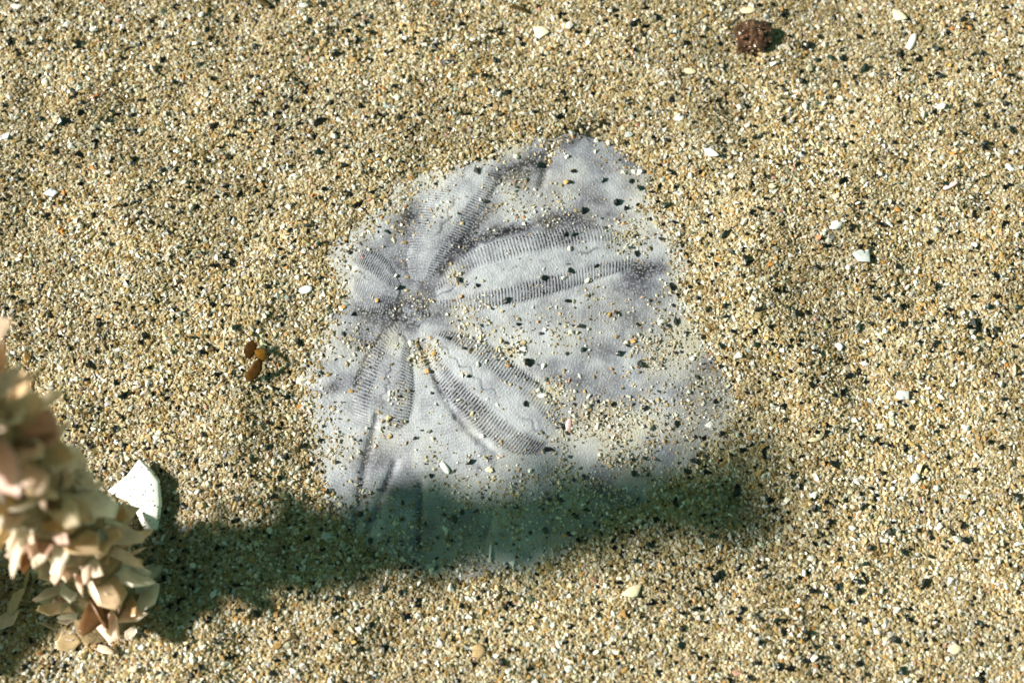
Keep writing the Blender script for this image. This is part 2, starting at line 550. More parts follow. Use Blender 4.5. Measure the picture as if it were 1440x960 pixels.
me.polygons.foreach_set('use_smooth', np.ones(len(me.polygons), bool))
me.update()
link('test', me, M_DOLLAR, dollar)
bvh_v, bvh_f = [Vector(v) for v in vs.tolist()], [tuple(f) for f in quads[:, ::-1].tolist()]

PETALS = [  # edge, opposite edge (photograph points along each), ribs, band shares
    ([(600, 402), (614, 388), (630, 366), (657, 339), (680, 302), (702, 265), (712, 236), (708, 210)],
     [(580, 400), (571, 378), (570, 352), (579, 318), (593, 280), (612, 258), (640, 236), (672, 214)], 46, 0.36, 0.30, (0.85, 0.5)),
    ([(606, 428), (625, 436), (657, 440), (703, 437), (749, 428), (795, 414), (836, 398), (873, 387), (908, 372)],
     [(606, 408), (618, 392), (639, 366), (667, 346), (712, 330), (758, 320), (804, 314), (850, 314), (908, 330)], 58, 0.32, 0.38, (0.8, 1.0)),
    ([(596, 484), (600, 506), (607, 533), (623, 562), (642, 583), (665, 605), (692, 627), (717, 642), (742, 645), (770, 635)],
     [(612, 462), (630, 462), (655, 466), (688, 478), (717, 500), (740, 518), (760, 533), (777, 552), (790, 572), (798, 600)], 48, 0.37, 0.35, (1.0, 0.85)),
    ([(562, 447), (536, 465), (520, 490), (507, 515), (497, 540), (492, 562), (496, 582), (510, 602)],
     [(574, 478), (578, 492), (583, 512), (586, 535), (587, 560), (584, 580), (574, 598), (552, 614)], 30, 0.34, 0.34, (0.95, 0.85)),
    ([(562, 428), (543, 438), (524, 441), (507, 434), (494, 418), (484, 396)],
     [(567, 404), (560, 384), (550, 365), (535, 352), (516, 345), (497, 352)], 26, 0.44, 0.46, (0.55, 0.65)),
]


def petal_point(A, B, s, t):
    """s along the petal 0..1, t across 0..1 -> ground x, y"""
    k = s * (len(A) - 1)
    a = np.stack([np.interp(k, np.arange(len(A)), A[:, c]) for c in (0, 1)], -1)
    b = np.stack([np.interp(k, np.arange(len(B)), B[:, c]) for c in (0, 1)], -1)
    return a + (b - a) * t[..., None]


def petal_bulge(s, t):
    ends = np.clip(s / 0.10, 0, 1) * np.clip((1 - s) / 0.22, 0, 1)
    ends = ends * ends * (3 - 2 * ends)
    edge = np.clip(np.minimum(t, 1 - t) / 0.16, 0, 1)
    edge = edge * edge * (3 - 2 * edge)
    return (0.00058 * np.sin(np.pi * np.clip(t, 0, 1)) ** 0.9 + 0.00008) * ends * (0.3 + 0.7 * edge) * np.clip(s * 3, 0.4, 1) - 0.00009 * (1 - ends * edge)


for pi_, (ea, eb, ribs, wa, wb, strength) in enumerate(PETALS):
    A = spline(P(*np.array(ea, float).T, ZD)[:, :2], 300)
    B = spline(P(*np.array(eb, float).T, ZD)[:, :2], 300)
    span = np.linalg.norm(A - B, axis=1).mean()

    def build(t0, t1, nu, nv, band=None):
        s, t = np.meshgrid(np.linspace(0, 1, nu), np.linspace(t0, t1, nv), indexing='ij')
        xy = petal_point(A, B, s, t)
        x, y = xy[..., 0], xy[..., 1]
        z = dollar_z(x, y) + petal_bulge(s, t)
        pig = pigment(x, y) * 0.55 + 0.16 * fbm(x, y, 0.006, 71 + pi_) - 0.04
        if band is None:
            mid = np.abs(t - 0.5 + 0.03 * np.sin(s * 70) + 0.02 * np.sin(s * 31))
            seam = np.exp(-(mid * span / 0.00025) ** 2) * np.clip(noise(x, y, 0.004, 61) * 3 + 0.5, 0, 1)
            z = z - 0.00010 * seam
            pig = pig + 0.35 * seam
        else:
            side, amp = band                               # side 0: band lies at t0 edge outward
            w = (t - t0) / (t1 - t0)
            inner = w if side == 0 else 1 - w              # 0 at the outer margin, 1 towards the middle
            wob = 0.5 * fbm(x, y, 0.005, 81)
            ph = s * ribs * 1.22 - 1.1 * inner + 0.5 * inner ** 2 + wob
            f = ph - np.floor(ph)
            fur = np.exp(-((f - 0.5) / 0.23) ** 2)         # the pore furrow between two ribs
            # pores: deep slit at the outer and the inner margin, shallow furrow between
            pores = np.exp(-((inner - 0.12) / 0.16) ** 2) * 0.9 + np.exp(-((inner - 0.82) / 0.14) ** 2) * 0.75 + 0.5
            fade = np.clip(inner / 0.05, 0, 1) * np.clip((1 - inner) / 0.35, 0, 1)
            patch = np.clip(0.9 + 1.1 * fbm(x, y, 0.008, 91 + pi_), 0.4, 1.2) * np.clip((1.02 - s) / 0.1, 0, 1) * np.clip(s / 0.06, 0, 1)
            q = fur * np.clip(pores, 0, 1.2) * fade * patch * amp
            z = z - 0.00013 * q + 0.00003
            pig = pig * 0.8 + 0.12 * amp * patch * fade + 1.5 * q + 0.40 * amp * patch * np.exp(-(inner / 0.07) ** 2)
        nv_ = np.stack([x, y, z], -1).reshape(-1, 3)
        f = grid_faces(nu, nv)[:, ::-1]
        base = len(bvh_v)
        bvh_v.extend(Vector(v) for v in nv_.tolist())
        bvh_f.extend(tuple(q + base for q in r) for r in f.tolist())
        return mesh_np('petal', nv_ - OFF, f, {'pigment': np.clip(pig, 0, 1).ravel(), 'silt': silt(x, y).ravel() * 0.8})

    petal = link('petal', build(wa - 0.004, 1 - wb + 0.004, 160, 40), M_DOLLAR, dollar)
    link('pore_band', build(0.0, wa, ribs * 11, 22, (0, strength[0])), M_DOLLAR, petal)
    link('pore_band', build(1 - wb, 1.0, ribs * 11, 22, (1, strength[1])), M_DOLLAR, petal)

# the small round plate system in the middle of the flower
ac = P(584, 440, ZD)[:2]
s, t = np.meshgrid(np.linspace(0, 1, 18), np.linspace(0, 2 * math.pi, 48), indexing='ij')
rad_ = 0.0030 * s * (1 + 0.12 * np.cos(5 * t + 0.7) + 0.05 * np.cos(9 * t))
x, y = ac[0] + rad_ * np.cos(t), ac[1] + rad_ * np.sin(t)
z = dollar_z(x, y) + 0.00012 * (1 - s ** 2) - 0.00006 * (s > 0.97) + 0.00003 * noise(x, y, 0.0009, 5)
pg = np.clip(0.85 + 0.9 * noise(x, y, 0.0006, 15) - 0.35 * s, 0, 1)
link('apical_disc', mesh_np('apical_disc', np.stack([x, y, z], -1).reshape(-1, 3) - OFF, grid_faces(18, 48), {'pigment': pg.ravel(), 'silt': silt(x, y).ravel() * 0.15}), M_DOLLAR, dollar)

BVH = BVHTree.FromPolygons(bvh_v, bvh_f)


def rest_z(x, y):
    """height of whatever lies uppermost at x, y"""
    s_ = float(sand_z(np.array([x]), np.array([y]))[0])
    h = BVH.ray_cast(Vector((x, y, 0.05)), Vector((0, 0, -1)))
    d_ = h[0].z if h[0] is not None else -1
    return max(s_, d_), d_ > s_


# ------------------------------------------------------------------ loose sand
PALETTE = np.array([srgb(*c) for c in [(186, 164, 120), (202, 184, 144), (218, 208, 182), (182, 175, 158), (190, 156, 98), (140, 122, 82),
                                       (240, 236, 226), (18, 24, 22), (206, 150, 84), (164, 144, 108), (102, 88, 62), (206, 166, 148), (210, 211, 206), (86, 98, 82)]])  # near-white entries: pale grains, plus glints painted in as grain colour
WEIGHT = np.array([0.19, 0.18, 0.15, 0.09, 0.065, 0.075, 0.055, 0.038, 0.005, 0.07, 0.035, 0.004, 0.06, 0.012])
OCT_V = np.array([[1, 0, 0], [-1, 0, 0], [0, 1, 0], [0, -1, 0], [0, 0, 1], [0, 0, -1]], float)
OCT_F = np.array([[0, 2, 4], [2, 1, 4], [1, 3, 4], [3, 0, 4], [2, 0, 5], [1, 2, 5], [3, 1, 5], [0, 3, 5]])


def rand_rot(n, flat=0.3):
    """random rotation matrices, the grain's short axis leaning to the vertical"""
    axis = rng.normal(size=(n, 3)) * flat
    axis[:, 2] += 1
    axis /= np.linalg.norm(axis, axis=1)[:, None]
    spin = rng.uniform(0, 2 * math.pi, n)
    ref = np.stack([np.cos(spin), np.sin(spin), np.zeros(n)], 1)
    u = np.cross(axis, ref)
    u /= np.linalg.norm(u, axis=1)[:, None]
    return np.stack([u, np.cross(axis, u), axis], -1)


def grains_mesh(name, x, y, z, size, weights=None, pale=0.0):
    n = len(x)
    v = OCT_V[None] * rng.uniform(0.72, 1.28, (n, 6, 1)) + rng.normal(0, 0.20, (n, 6, 3))
    sc = np.stack([rng.uniform(0.85, 1.45, n), rng.uniform(0.75, 1.05, n), rng.uniform(0.35, 0.7, n)], 1) * size[:, None]
    w = WEIGHT if weights is None else weights
    idx = rng.choice(len(w), n, p=w / w.sum())
    big = np.where(idx == 7, 1.2, 1.0)
    z = z + np.where((idx == 7) | (idx == 6), 0.00012, 0.0)
    v = v * (sc * big[:, None])[:, None, :]
    v = np.einsum('nij,nkj->nki', rand_rot(n), v) + np.stack([x, y, z], 1)[:, None, :]
    c = PALETTE[idx] * rng.uniform(0.86, 1.12, (n, 1)) * (1 + rng.normal(0, 0.03, (n, 3)))
    sort = 1 + 0.36 * fbm(x, y, 0.022, 63)[:, None] + 0.3 * noise(x, y, 0.005, 67)[:, None]     # sorting of paler and darker grains
    c = np.clip(c * sort * (1 - pale) + pale * 0.5, 0.005, 0.9)
    f = OCT_F[None] + (np.arange(n) * 6)[:, None, None]
    return mesh_np(name, v.reshape(-1, 3), f.reshape(-1, 3), {'tint': np.repeat(c, 6, 0)}, smooth=False)


STEP = 0.00050
X0, X1, Y0, Y1 = -0.135, 0.135, -0.088, 0.100
gx, gy = np.meshgrid(np.arange(X0, X1, STEP), np.arange(Y0, Y1, STEP), indexing='ij')
x = (gx + rng.uniform(-0.5, 0.5, gx.shape) * STEP).ravel()
y = (gy + rng.uniform(-0.5, 0.5, gy.shape) * STEP).ravel()
lim = 0.1075 + 0.108 * (y - Y0) / 1.0 + 0.014               # the field widens away from the camera
keep = (np.abs(x) < lim) & (sand_gap(x, y) > -0.00025 + 0.0002 * rng.normal(size=len(x)))
x, y = x[keep], y[keep]
ox, oy = rng.uniform(-0.34, 0.34, 300000), rng.uniform(-0.26, 0.34, 300000)     # the cover goes on around, ever thinner
far_ = np.maximum(np.abs(ox) - 0.12, np.maximum(oy - 0.098, -0.086 - oy))
out_ = (far_ > 0.0) & (rng.uniform(size=len(ox)) < np.exp(-far_ / 0.09)) & ~((np.abs(ox) < 0.1075 + 0.108 * (oy - Y0) + 0.014) & (oy > Y0) & (oy < Y1))
x, y = np.concatenate([x, ox[out_]]), np.concatenate([y, oy[out_]])
size = np.clip(rng.lognormal(math.log(0.00037), 0.30, len(x)), 0.00017, 0.0008)
z = sand_z(x, y) + rng.uniform(-0.00020, 0.00012, len(x))
sand = link('sand', grains_mesh('sand', x, y, z, size), M_GRAIN)
tag(sand, 'loose tan, cream and olive sand grains covering the seabed', kind='stuff')

# sand dusted over the sand dollar, thick in drifts
N = 150000
px_, py_ = rng.uniform(425, 1040, N), rng.uniform(172, 805, N)
den = np.full(N, 0.016)
xy = P(px_, py_, ZD)[:, :2]
den = np.maximum(den, 0.5 * drift(xy[:, 0], xy[:, 1]))
den *= np.clip(1.0 + 2.4 * fbm(xy[:, 0], xy[:, 1], 0.005, 77), 0.05, 2.2)
edge = poly_dist(xy[:, 0], xy[:, 1], EXPOSED)
den = np.where(edge > -0.004, np.maximum(den, 0.30 * np.clip(1 + edge / 0.004, 0, 1)), den)
ok = (rng.uniform(size=N) < den * 0.55) & (edge < 0.001)
xy = xy[ok]
hits = [BVH.ray_cast(Vector((a, b, 0.05)), Vector((0, 0, -1)))[0] for a, b in xy]
xy = xy[[h is not None for h in hits]]
zz = np.array([h.z for h in hits if h is not None])
size = np.clip(rng.lognormal(math.log(0.00023), 0.36, len(xy)), 0.00012, 0.0006)
w2 = WEIGHT * np.array([0.8, 1, 1.5, 1.3, 0.8, 0.5, 2.2, 1.4, 1.4, 0.7, 0.6, 1.5, 2.0, 1.2])
dust = link('sand_dusting', grains_mesh('sand_dusting', xy[:, 0], xy[:, 1], zz + size * 0.25, size, w2, 0.12), M_GRAIN)
tag(dust, 'thin dusting of sand grains drifted over the sand dollar', kind='stuff')


# ------------------------------------------------------------------ single grains and shell chips
def pebble_mesh(name, seed, rough=0.22, flat=0.65, long_=1.25, mat=None):
    """an angular, worn grain of about unit half-length"""
    import bmesh
    bm = bmesh.new()
    bmesh.ops.create_icosphere(bm, subdivisions=1, radius=1)
    rs = np.random.default_rng(seed)
    for v in bm.verts:
        v.co = v.co * (1 + rs.normal(0, rough)) + Vector(rs.normal(0, rough * 0.35, 3))
        v.co.x *= long_ * 0.8
        v.co.y *= 0.8
        v.co.z *= flat * 0.8
    me_ = bpy.data.meshes.new(name)
    bm.to_mesh(me_)
    bm.free()
    me_.materials.append(mat)
    return me_


def chip_mesh(name, seed, outline=None, mat=None, cup=0.18, thick=0.14, n=11):
    """a broken plate of shell of about unit half-length: cupped, with a bevelled broken edge"""
    rs = np.random.default_rng(seed)
    if outline is None:
        a = np.sort(rs.uniform(0, 2 * math.pi, n) * 0.35 + np.linspace(0, 2 * math.pi, n, endpoint=False) * 1.0)
        r = rs.uniform(0.68, 1.05, n)
        outline = np.stack([np.cos(a) * r, np.sin(a) * r], 1)
    o = np.asarray(outline, float)
    m_ = len(o)
    cz = lambda q: cup * (1 - (q[:, 0] ** 2 + q[:, 1] ** 2))
    rings = []
    for k, dz in ((0.55, thick), (0.92, thick * 0.8), (1.0, 0.0), (0.9, -thick * 0.7)):
        q = o * k
        rings.append(np.column_stack([q, cz(q) + dz + rs.normal(0, 0.02, m_)]))
    v = np.vstack(rings + [[[0, 0, cup + thick]], [[0, 0, cup - thick]]])
    f = []
    for k in range(3):
        for i_ in range(m_):
            j_ = (i_ + 1) % m_
            f.append((k * m_ + i_, (k + 1) * m_ + i_, (k + 1) * m_ + j_, k * m_ + j_))
    for i_ in range(m_):
        j_ = (i_ + 1) % m_
        f.append((4 * m_, i_, j_))
        f.append((4 * m_ + 1, 3 * m_ + j_, 3 * m_ + i_))
    me_ = bpy.data.meshes.new(name)
    me_.from_pydata(v.tolist(), [], f)
    me_.polygons.foreach_set('use_smooth', np.ones(len(f), bool))
    me_.update()
    me_.materials.append(mat)
    return me_


def place(name, me_, px, py, w_px, aspect=1.0, angle=0.0, tilt=12, thick=None, label=None, cat=None, group=None, sink=0.25):
    """lay a unit piece on the ground where the photograph shows it; w_px = its long side in photograph pixels"""
    q = P(px, py, 0.003)
    h, on = rest_z(q[0], q[1])
    q = P(px, py, h)
    h, on = rest_z(q[0], q[1])
    o = link(name, me_)
    s_ = w_px * 0.000146 / 2
    o.scale = (s_, s_ * aspect, s_ * (thick if thick else min(1.0, 0.5 + 0.5 * aspect)))
    o.rotation_euler = (math.radians(random.uniform(-tilt, tilt)), math.radians(random.uniform(-tilt, tilt)), math.radians(angle))
    o.location = (float(q[0]), float(q[1]), h + o.scale[2] * (0.35 - sink * 0.4) + (0.0 if on else 0.0002))
    tag(o, label, cat, group)
    return o, on


TRI = [(1, -0.1), (0.7, -0.45), (0.1, -0.75), (-0.5, -0.6), (-0.95, 0.1), (-0.9, 0.45), (-0.6, 0.62), (0.0, 0.45), (0.55, 0.2)]
FAN = [(0.95, 0.3), (0.5, -0.4), (0.1, -0.9), (-0.3, -0.7), (-0.75, 0.1), (-0.95, 0.55), (-0.4, 0.75), (0.1, 0.8), (0.6, 0.62)]
OVAL = [(math.cos(a) * (1 + 0.06 * math.sin(3 * a)), math.sin(a)) for a in np.linspace(0, 2 * math.pi, 12, endpoint=False)]
ROD = [(1, 0.3), (1.02, -0.4), (0.5, -0.8), (-0.4, -0.9), (-0.95, -0.5), (-1.05, 0.2), (-0.8, 0.8), (0.1, 0.95), (0.7, 0.8)]
CRES = [(0.95, 0.35), (0.75, 0.75), (0.2, 0.98), (-0.4, 0.9), (-0.85, 0.5), (-1, -0.1), (-0.85, 0.05), (-0.5, 0.5), (-0.05, 0.7), (0.45, 0.62)]
CHIPS = [
    (1000, 215, 30, 0.78, -25, TRI, M_WHITE, 'white three-cornered shell chip with a black grain at its corner'),
    (760, 47, 34, 0.8, -20, FAN, M_CREAM, 'cream fan-shaped shell chip beside a round white grain'),
    (430, 408, 22, 0.62, 12, OVAL, M_WHITE, 'smooth white oval shell bead next to the sand dollar petals'),
    (72, 272, 26, 0.75, 10, None, M_WHITE, 'rounded white shell lump with one dark speck beside it'),
    (10, 192, 20, 0.85, 30, None, M_WHITE, 'bright white shell nub on open sand'),
    (1213, 360, 42, 0.72, -15, None, M_GREYSHELL, 'flat bluish white shell flake with ragged edges'),
    (1176, 317, 30, 0.55, 30, None, M_WHITE, 'slim white shell chip near the ragged bluish flake'),
    (1336, 262, 26, 0.35, 25, ROD, M_PINK, 'narrow pink shell splinter'),
    (1180, 487, 18, 0.7, 100, None, M_WHITE, 'small bright white shell chip standing alone past the sand dollar rim'),
    (955, 167, 22, 0.85, 40, None, M_WHITE, 'white shell chip carrying a black grain on its face'),
    (800, 598, 22, 0.5, 80, OVAL, M_PINK, 'pink and white oval bead at the tip of a petal'),
    (625, 657, 24, 0.42, -55, ROD, M_WHITE, 'white rod-shaped spine piece at the edge of the shadow'),
    (688, 660, 15, 0.85, 0, None, M_CREAM, 'cream shell crumb beside the white rod-shaped piece'),
    (460, 752, 22, 0.8, 35, None, M_GREYSHELL, 'pale square shell chip lying in the dark shadow'),
    (890, 832, 38, 0.55, 30, FAN, M_CREAM, 'long cream shell fragment on sand just past the shadow'),
    (970, 101, 22, 0.5, -10, OVAL, M_CREAM, 'flat cream shell sliver near the maroon knobbly lump'),
    (1270, 555, 26, 0.85, 20, None, M_GREYSHELL, 'greyish translucent shell disc'),
    (1286, 672, 22, 0.75, 70, None, M_GREYSHELL, 'dull blue-grey shell piece with dark grains around it'),
    (900, 242, 16, 0.7, 60, None, M_WHITE, 'white shell chip at the dusty rim of the sand dollar'),
    (763, 556, 16, 0.5, 12, OVAL, M_WHITE, 'white lens-shaped chip on the pore band of a petal'),
    (929, 452, 15, 0.8, 20, None, M_GREYSHELL, 'clear curled shell chip on dusty grey sand dollar'),
    (997, 597, 15, 0.85, 10, None, M_WHITE, 'bright white crumb on the dusty edge of the sand dollar'),
    (1146, 612, 30, 0.7, -160, CRES, M_CREAM, 'curved cream shell rim shaped like a crescent'),
    (690, 772, 26, 0.16, 85, ROD, M_WHITE, 'thin white splinter on the shaded part of the sand dollar'),
    (1282, 60, 32, 0.42, 65, ROD, M_WHITE, 'long white shell splinter beside a pale fan chip'),
    (1263, 24, 34, 0.6, -40, FAN, M_CREAM, 'pale fan chip next to a long white splinter'),
    (543, 224, 15, 0.8, 10, None, M_CREAM, 'cream rounded crumb near the top petal'),
    (1052, 16, 28, 0.5, 5, OVAL, M_CREAM, 'flat cream shell pressed against the maroon knobbly lump'),
    (300, 835, 18, 0.6, 50, None, M_WHITE, 'bright white chip in the darkest shadow beside the worm tube'),
    (672, 915, 22, 0.9, 0, OVAL, M_TAN, 'round tan pebble on sunlit sand'),
    (884, 190, 16, 0.8, 10, None, M_GREYSHELL, 'pale blue-white chip at the top rim of the sand dollar'),
    (537, 734, 12, 0.8, 10, OVAL, M_GREYSHELL, 'smooth pale disc in the shadow on the sand dollar'),
    (1342, 912, 24, 0.7, 20, None, M_CREAM, 'broad cream chip on the open sand beyond the shadow'),
    (800, 940, 16, 0.8, 0, None, M_WHITE, 'white chip on sand below a long cream fragment'),
    (1420, 236, 20, 0.6, -30, None, M_WHITE, 'white chip with a dark grain tucked under it'),
    (1140, 500 + 285, 15, 0.7, 0, None, M_WHITE, 'white chip leaning on a dark grain past the end of the shadow'),
    (1345, 758, 20, 0.5, -30, None, M_WHITE, 'slanting white sliver beside two black grains'),
    (1085, 262, 22, 0.5, -10, None, M_CREAM, 'low cream shell sliver half sunk in sand'),
    (25, 10, 22, 0.6, 0, None, M_WHITE, 'blurred white shell piece at the far sand'),
    (230, 755, 16, 0.5, 60, None, M_WHITE, 'small white shard close to the worm tube'),
]
for ci, (x_, y_, w_, asp, an, out, mt, lab) in enumerate(CHIPS):
    place('shell_chip', chip_mesh('shell_chip', 200 + ci, out, mt), x_, y_, w_ * 0.88, asp, an, 14, 0.5, lab, 'shell chip', sink=0.55)

DARK = [pebble_mesh('dark_grain', 300 + k, 0.16, 0.7, 1.1 + 0.12 * k, M_BLACK) for k in range(6)]
PALE = [pebble_mesh('white_grain', 320 + k, 0.18, 0.75, 1.05 + 0.08 * k, M_QUARTZ) for k in range(6)]
AMBR = [pebble_mesh('amber_grain', 340 + k, 0.2, 0.7, 1.2, M_AMBER) for k in range(4)]
dark_px = [(332, 461, 15), (1138, 65, 14), (1151, 53, 10), (742, 510, 12), (738, 567, 9), (711, 423, 9), (729, 456, 8), (870, 497, 11), (820, 492, 8), (951, 596, 8),
           (908, 574, 8), (1006, 564, 8), (988, 474, 8), (965, 468, 8), (1013, 487, 11), (862, 568, 8), (900, 512, 11), (891, 665, 10), (867, 285, 12), (880, 293, 8),
           (897, 288, 8), (935, 290, 10), (916, 271, 8), (901, 265, 9), (856, 176, 8), (1016, 220, 9), (987, 313, 9), (1018, 331, 12), (1048, 367, 13), (1173, 653, 13),
           (1143, 831, 14), (638, 730, 13), (672, 401, 8), (945, 404, 11), (1020, 445, 8), (1030, 466, 8), (806, 330, 9), (796, 330, 8), (1196, 320, 11), (1240, 317, 13),
           (472, 77, 11), (522, 46, 9), (810, 46, 9), (795, 30, 9), (904, 50, 9), (922, 25, 10), (447, 172, 14), (448, 215, 11), (410, 195, 8), (483, 233, 10), (88, 172, 15),
           (57, 168, 11), (38, 61, 10), (12, 62, 10), (355, 545, 9), (450, 525, 9), (1358, 760, 12), (1353, 738, 10), (1300, 818, 13), (1205, 817, 11), (1210, 694, 8),
           (660, 650, 11), (520, 760, 9), (1215, 98, 12), (1168, 82, 10), (1185, 82, 10), (1290, 85, 10), (1315, 70, 11), (1320, 108, 11), (1420, 183, 11), (980, 650, 9), (560, 405, 9)]
pale_px = [(800, 38, 13), (70, 95, 10), (275, 62, 9), (232, 160, 10), (214, 97, 10), (265, 198, 10), (470, 193, 11), (470, 205, 9), (675, 10, 9), (632, 107, 10), (626, 56, 8),
           (428, 10, 14), (680, 52, 9), (1132, 150, 12), (1158, 147, 11), (1182, 141, 13), (1322, 150, 12), (660, 867, 10), (578, 482, 11), (677, 613, 9), (548, 553, 8),
           (745, 662, 9), (1145, 695, 10), (1130, 805, 10), (1316, 687, 11), (1380, 720, 10), (12, 575, 16), (480, 300, 9), (418, 250, 9), (413, 247, 10), (277, 155, 9),
           (1250, 75 + 240, 10), (1065, 155, 9), (1040, 152, 11), (590, 865, 9), (840, 600, 10), (826, 572, 11), (627, 744, 10), (1370, 345, 10), (995, 285, 9), (1045, 312, 11)]
amber_px = [(648, 417, 7), (637, 423, 6), (897, 177, 8), (796, 257, 8), (494, 550, 8), (610, 497, 8), (600, 522, 9), (530, 423, 8), (912, 243, 7), (889, 480, 8),
            (1258, 107, 7), (657, 105, 8), (408, 53, 8), (1150, 335, 10), (800, 536, 6), (822, 550, 6), (570, 291, 7), (455, 285, 8), (1210, 192, 8), (1363, 40, 9)]


def free_spots(n, taken, gap, bias=None):
    out = []
    while len(out) < n:
        a, b = random.uniform(5, 1435), random.uniform(5, 955)
        if a < 240 and b > 580:
            continue
        if bias and random.random() > bias(a, b):
            continue
        if all((a - c) ** 2 + (b - d) ** 2 > gap * gap for c, d, *_ in taken + out):
            out.append((a, b))
    return out


dark_bias = lambda a, b: 0.35 + 0.4 * (a > 850) + 0.3 * (b > 640) - 0.28 * (450 < a < 760 and 240 < b < 640)
dark_all = dark_px + [(a, b, random.uniform(6.5, 10.5)) for a, b in free_spots(300 - len(dark_px), dark_px, 14, dark_bias)]
pale_bias = lambda a, b: 0.6 - 0.4 * (450 < a < 1000 and 240 < b < 680)
pale_all = pale_px + [(a, b, random.uniform(6.5, 10.0)) for a, b in free_spots(230 - len(pale_px), pale_px + dark_all, 13, pale_bias)]
amber_all = amber_px + [(a, b, random.uniform(6, 9)) for a, b in free_spots(56 - len(amber_px), amber_px, 30)]
for lst, ms, name, cat, word in ((dark_all, DARK, 'dark_grain', 'grain', 'greenish black mineral grain'), (pale_all, PALE, 'white_grain', 'grain', 'glassy white quartz grain'),
                                 (amber_all, AMBR, 'amber_grain', 'grain', 'amber to rust red mineral grain')):
    for k, (a, b, w_) in enumerate(lst):
        o, on = place(name, ms[k % len(ms)], a, b, w_ * 1.12, random.uniform(0.65, 1.0), random.uniform(0, 360), 35, None, None, cat, None, 0.3)
        size_word = 'coarse ' if w_ >= 11 else 'small '
        shade = 240 < a < 1090 and abs(b - (815 - 0.135 * (a - 250))) < 62
        if on:
            place_word = ' resting on the shaded part of the sand dollar' if shade else ' resting on the sunlit grey sand dollar'
        else:
            place_word = ' lying on sand inside the long shadow' if shade else ' lying among the sunlit tan sand'
        tag(o, size_word + word + place_word, group=size_word + word + 's' + place_word)

# ------------------------------------------------------------------ worm tube with its armour of shell flakes
FLAKE_OUT = [
    [(1.0, 0.0), (0.75, 0.22), (0.2, 0.36), (-0.5, 0.34), (-1.0, 0.2), (-1.0, -0.2), (-0.5, -0.32), (0.2, -0.36), (0.75, -0.22)],
    [(1.0, 0.1), (0.6, 0.4), (0.0, 0.55), (-0.6, 0.5), (-1.0, 0.25), (-0.95, -0.3), (-0.4, -0.5), (0.3, -0.52), (0.85, -0.25)],
    [(1.05, -0.05), (0.5, 0.14), (-0.3, 0.2), (-1.0, 0.15), (-1.0, -0.12), (-0.3, -0.2), (0.5, -0.18)],
    [(0.9, 0.35), (0.5, 0.6), (-0.2, 0.7), (-0.9, 0.4), (-1.0, -0.2), (-0.5, -0.6), (0.3, -0.65), (0.95, -0.2)],
    [(1.0, 0.25), (0.4, 0.3), (-0.2, 0.45), (-1.0, 0.3), (-0.9, -0.25), (-0.1, -0.4), (0.7, -0.3), (1.1, -0.1)],
]
FLAKES = []
for k in range(12):
    rs_ = np.random.default_rng(380 + k)
    if k < 5:
        oo = np.array(FLAKE_OUT[k]) * rs_.uniform(0.8, 1.15, (len(FLAKE_OUT[k]), 1))
    else:                                                  # angular broken shards
        m_ = int(rs_.integers(5, 8))
        a_ = np.linspace(0, 2 * math.pi, m_, endpoint=False) + rs_.uniform(-0.35, 0.35, m_)
        oo = np.stack([np.cos(a_), np.sin(a_) * rs_.uniform(0.3, 0.75)], 1) * rs_.uniform(0.7, 1.15, (m_, 1))
    me_ = chip_mesh('shell_flake', 400 + k, oo, M_FLAKE, cup=0.16 * (-1) ** k, thick=0.05)
    if k >= 5:
        me_.polygons.foreach_set('use_smooth', np.zeros(len(me_.polygons), bool))
    FLAKES.append(me_)


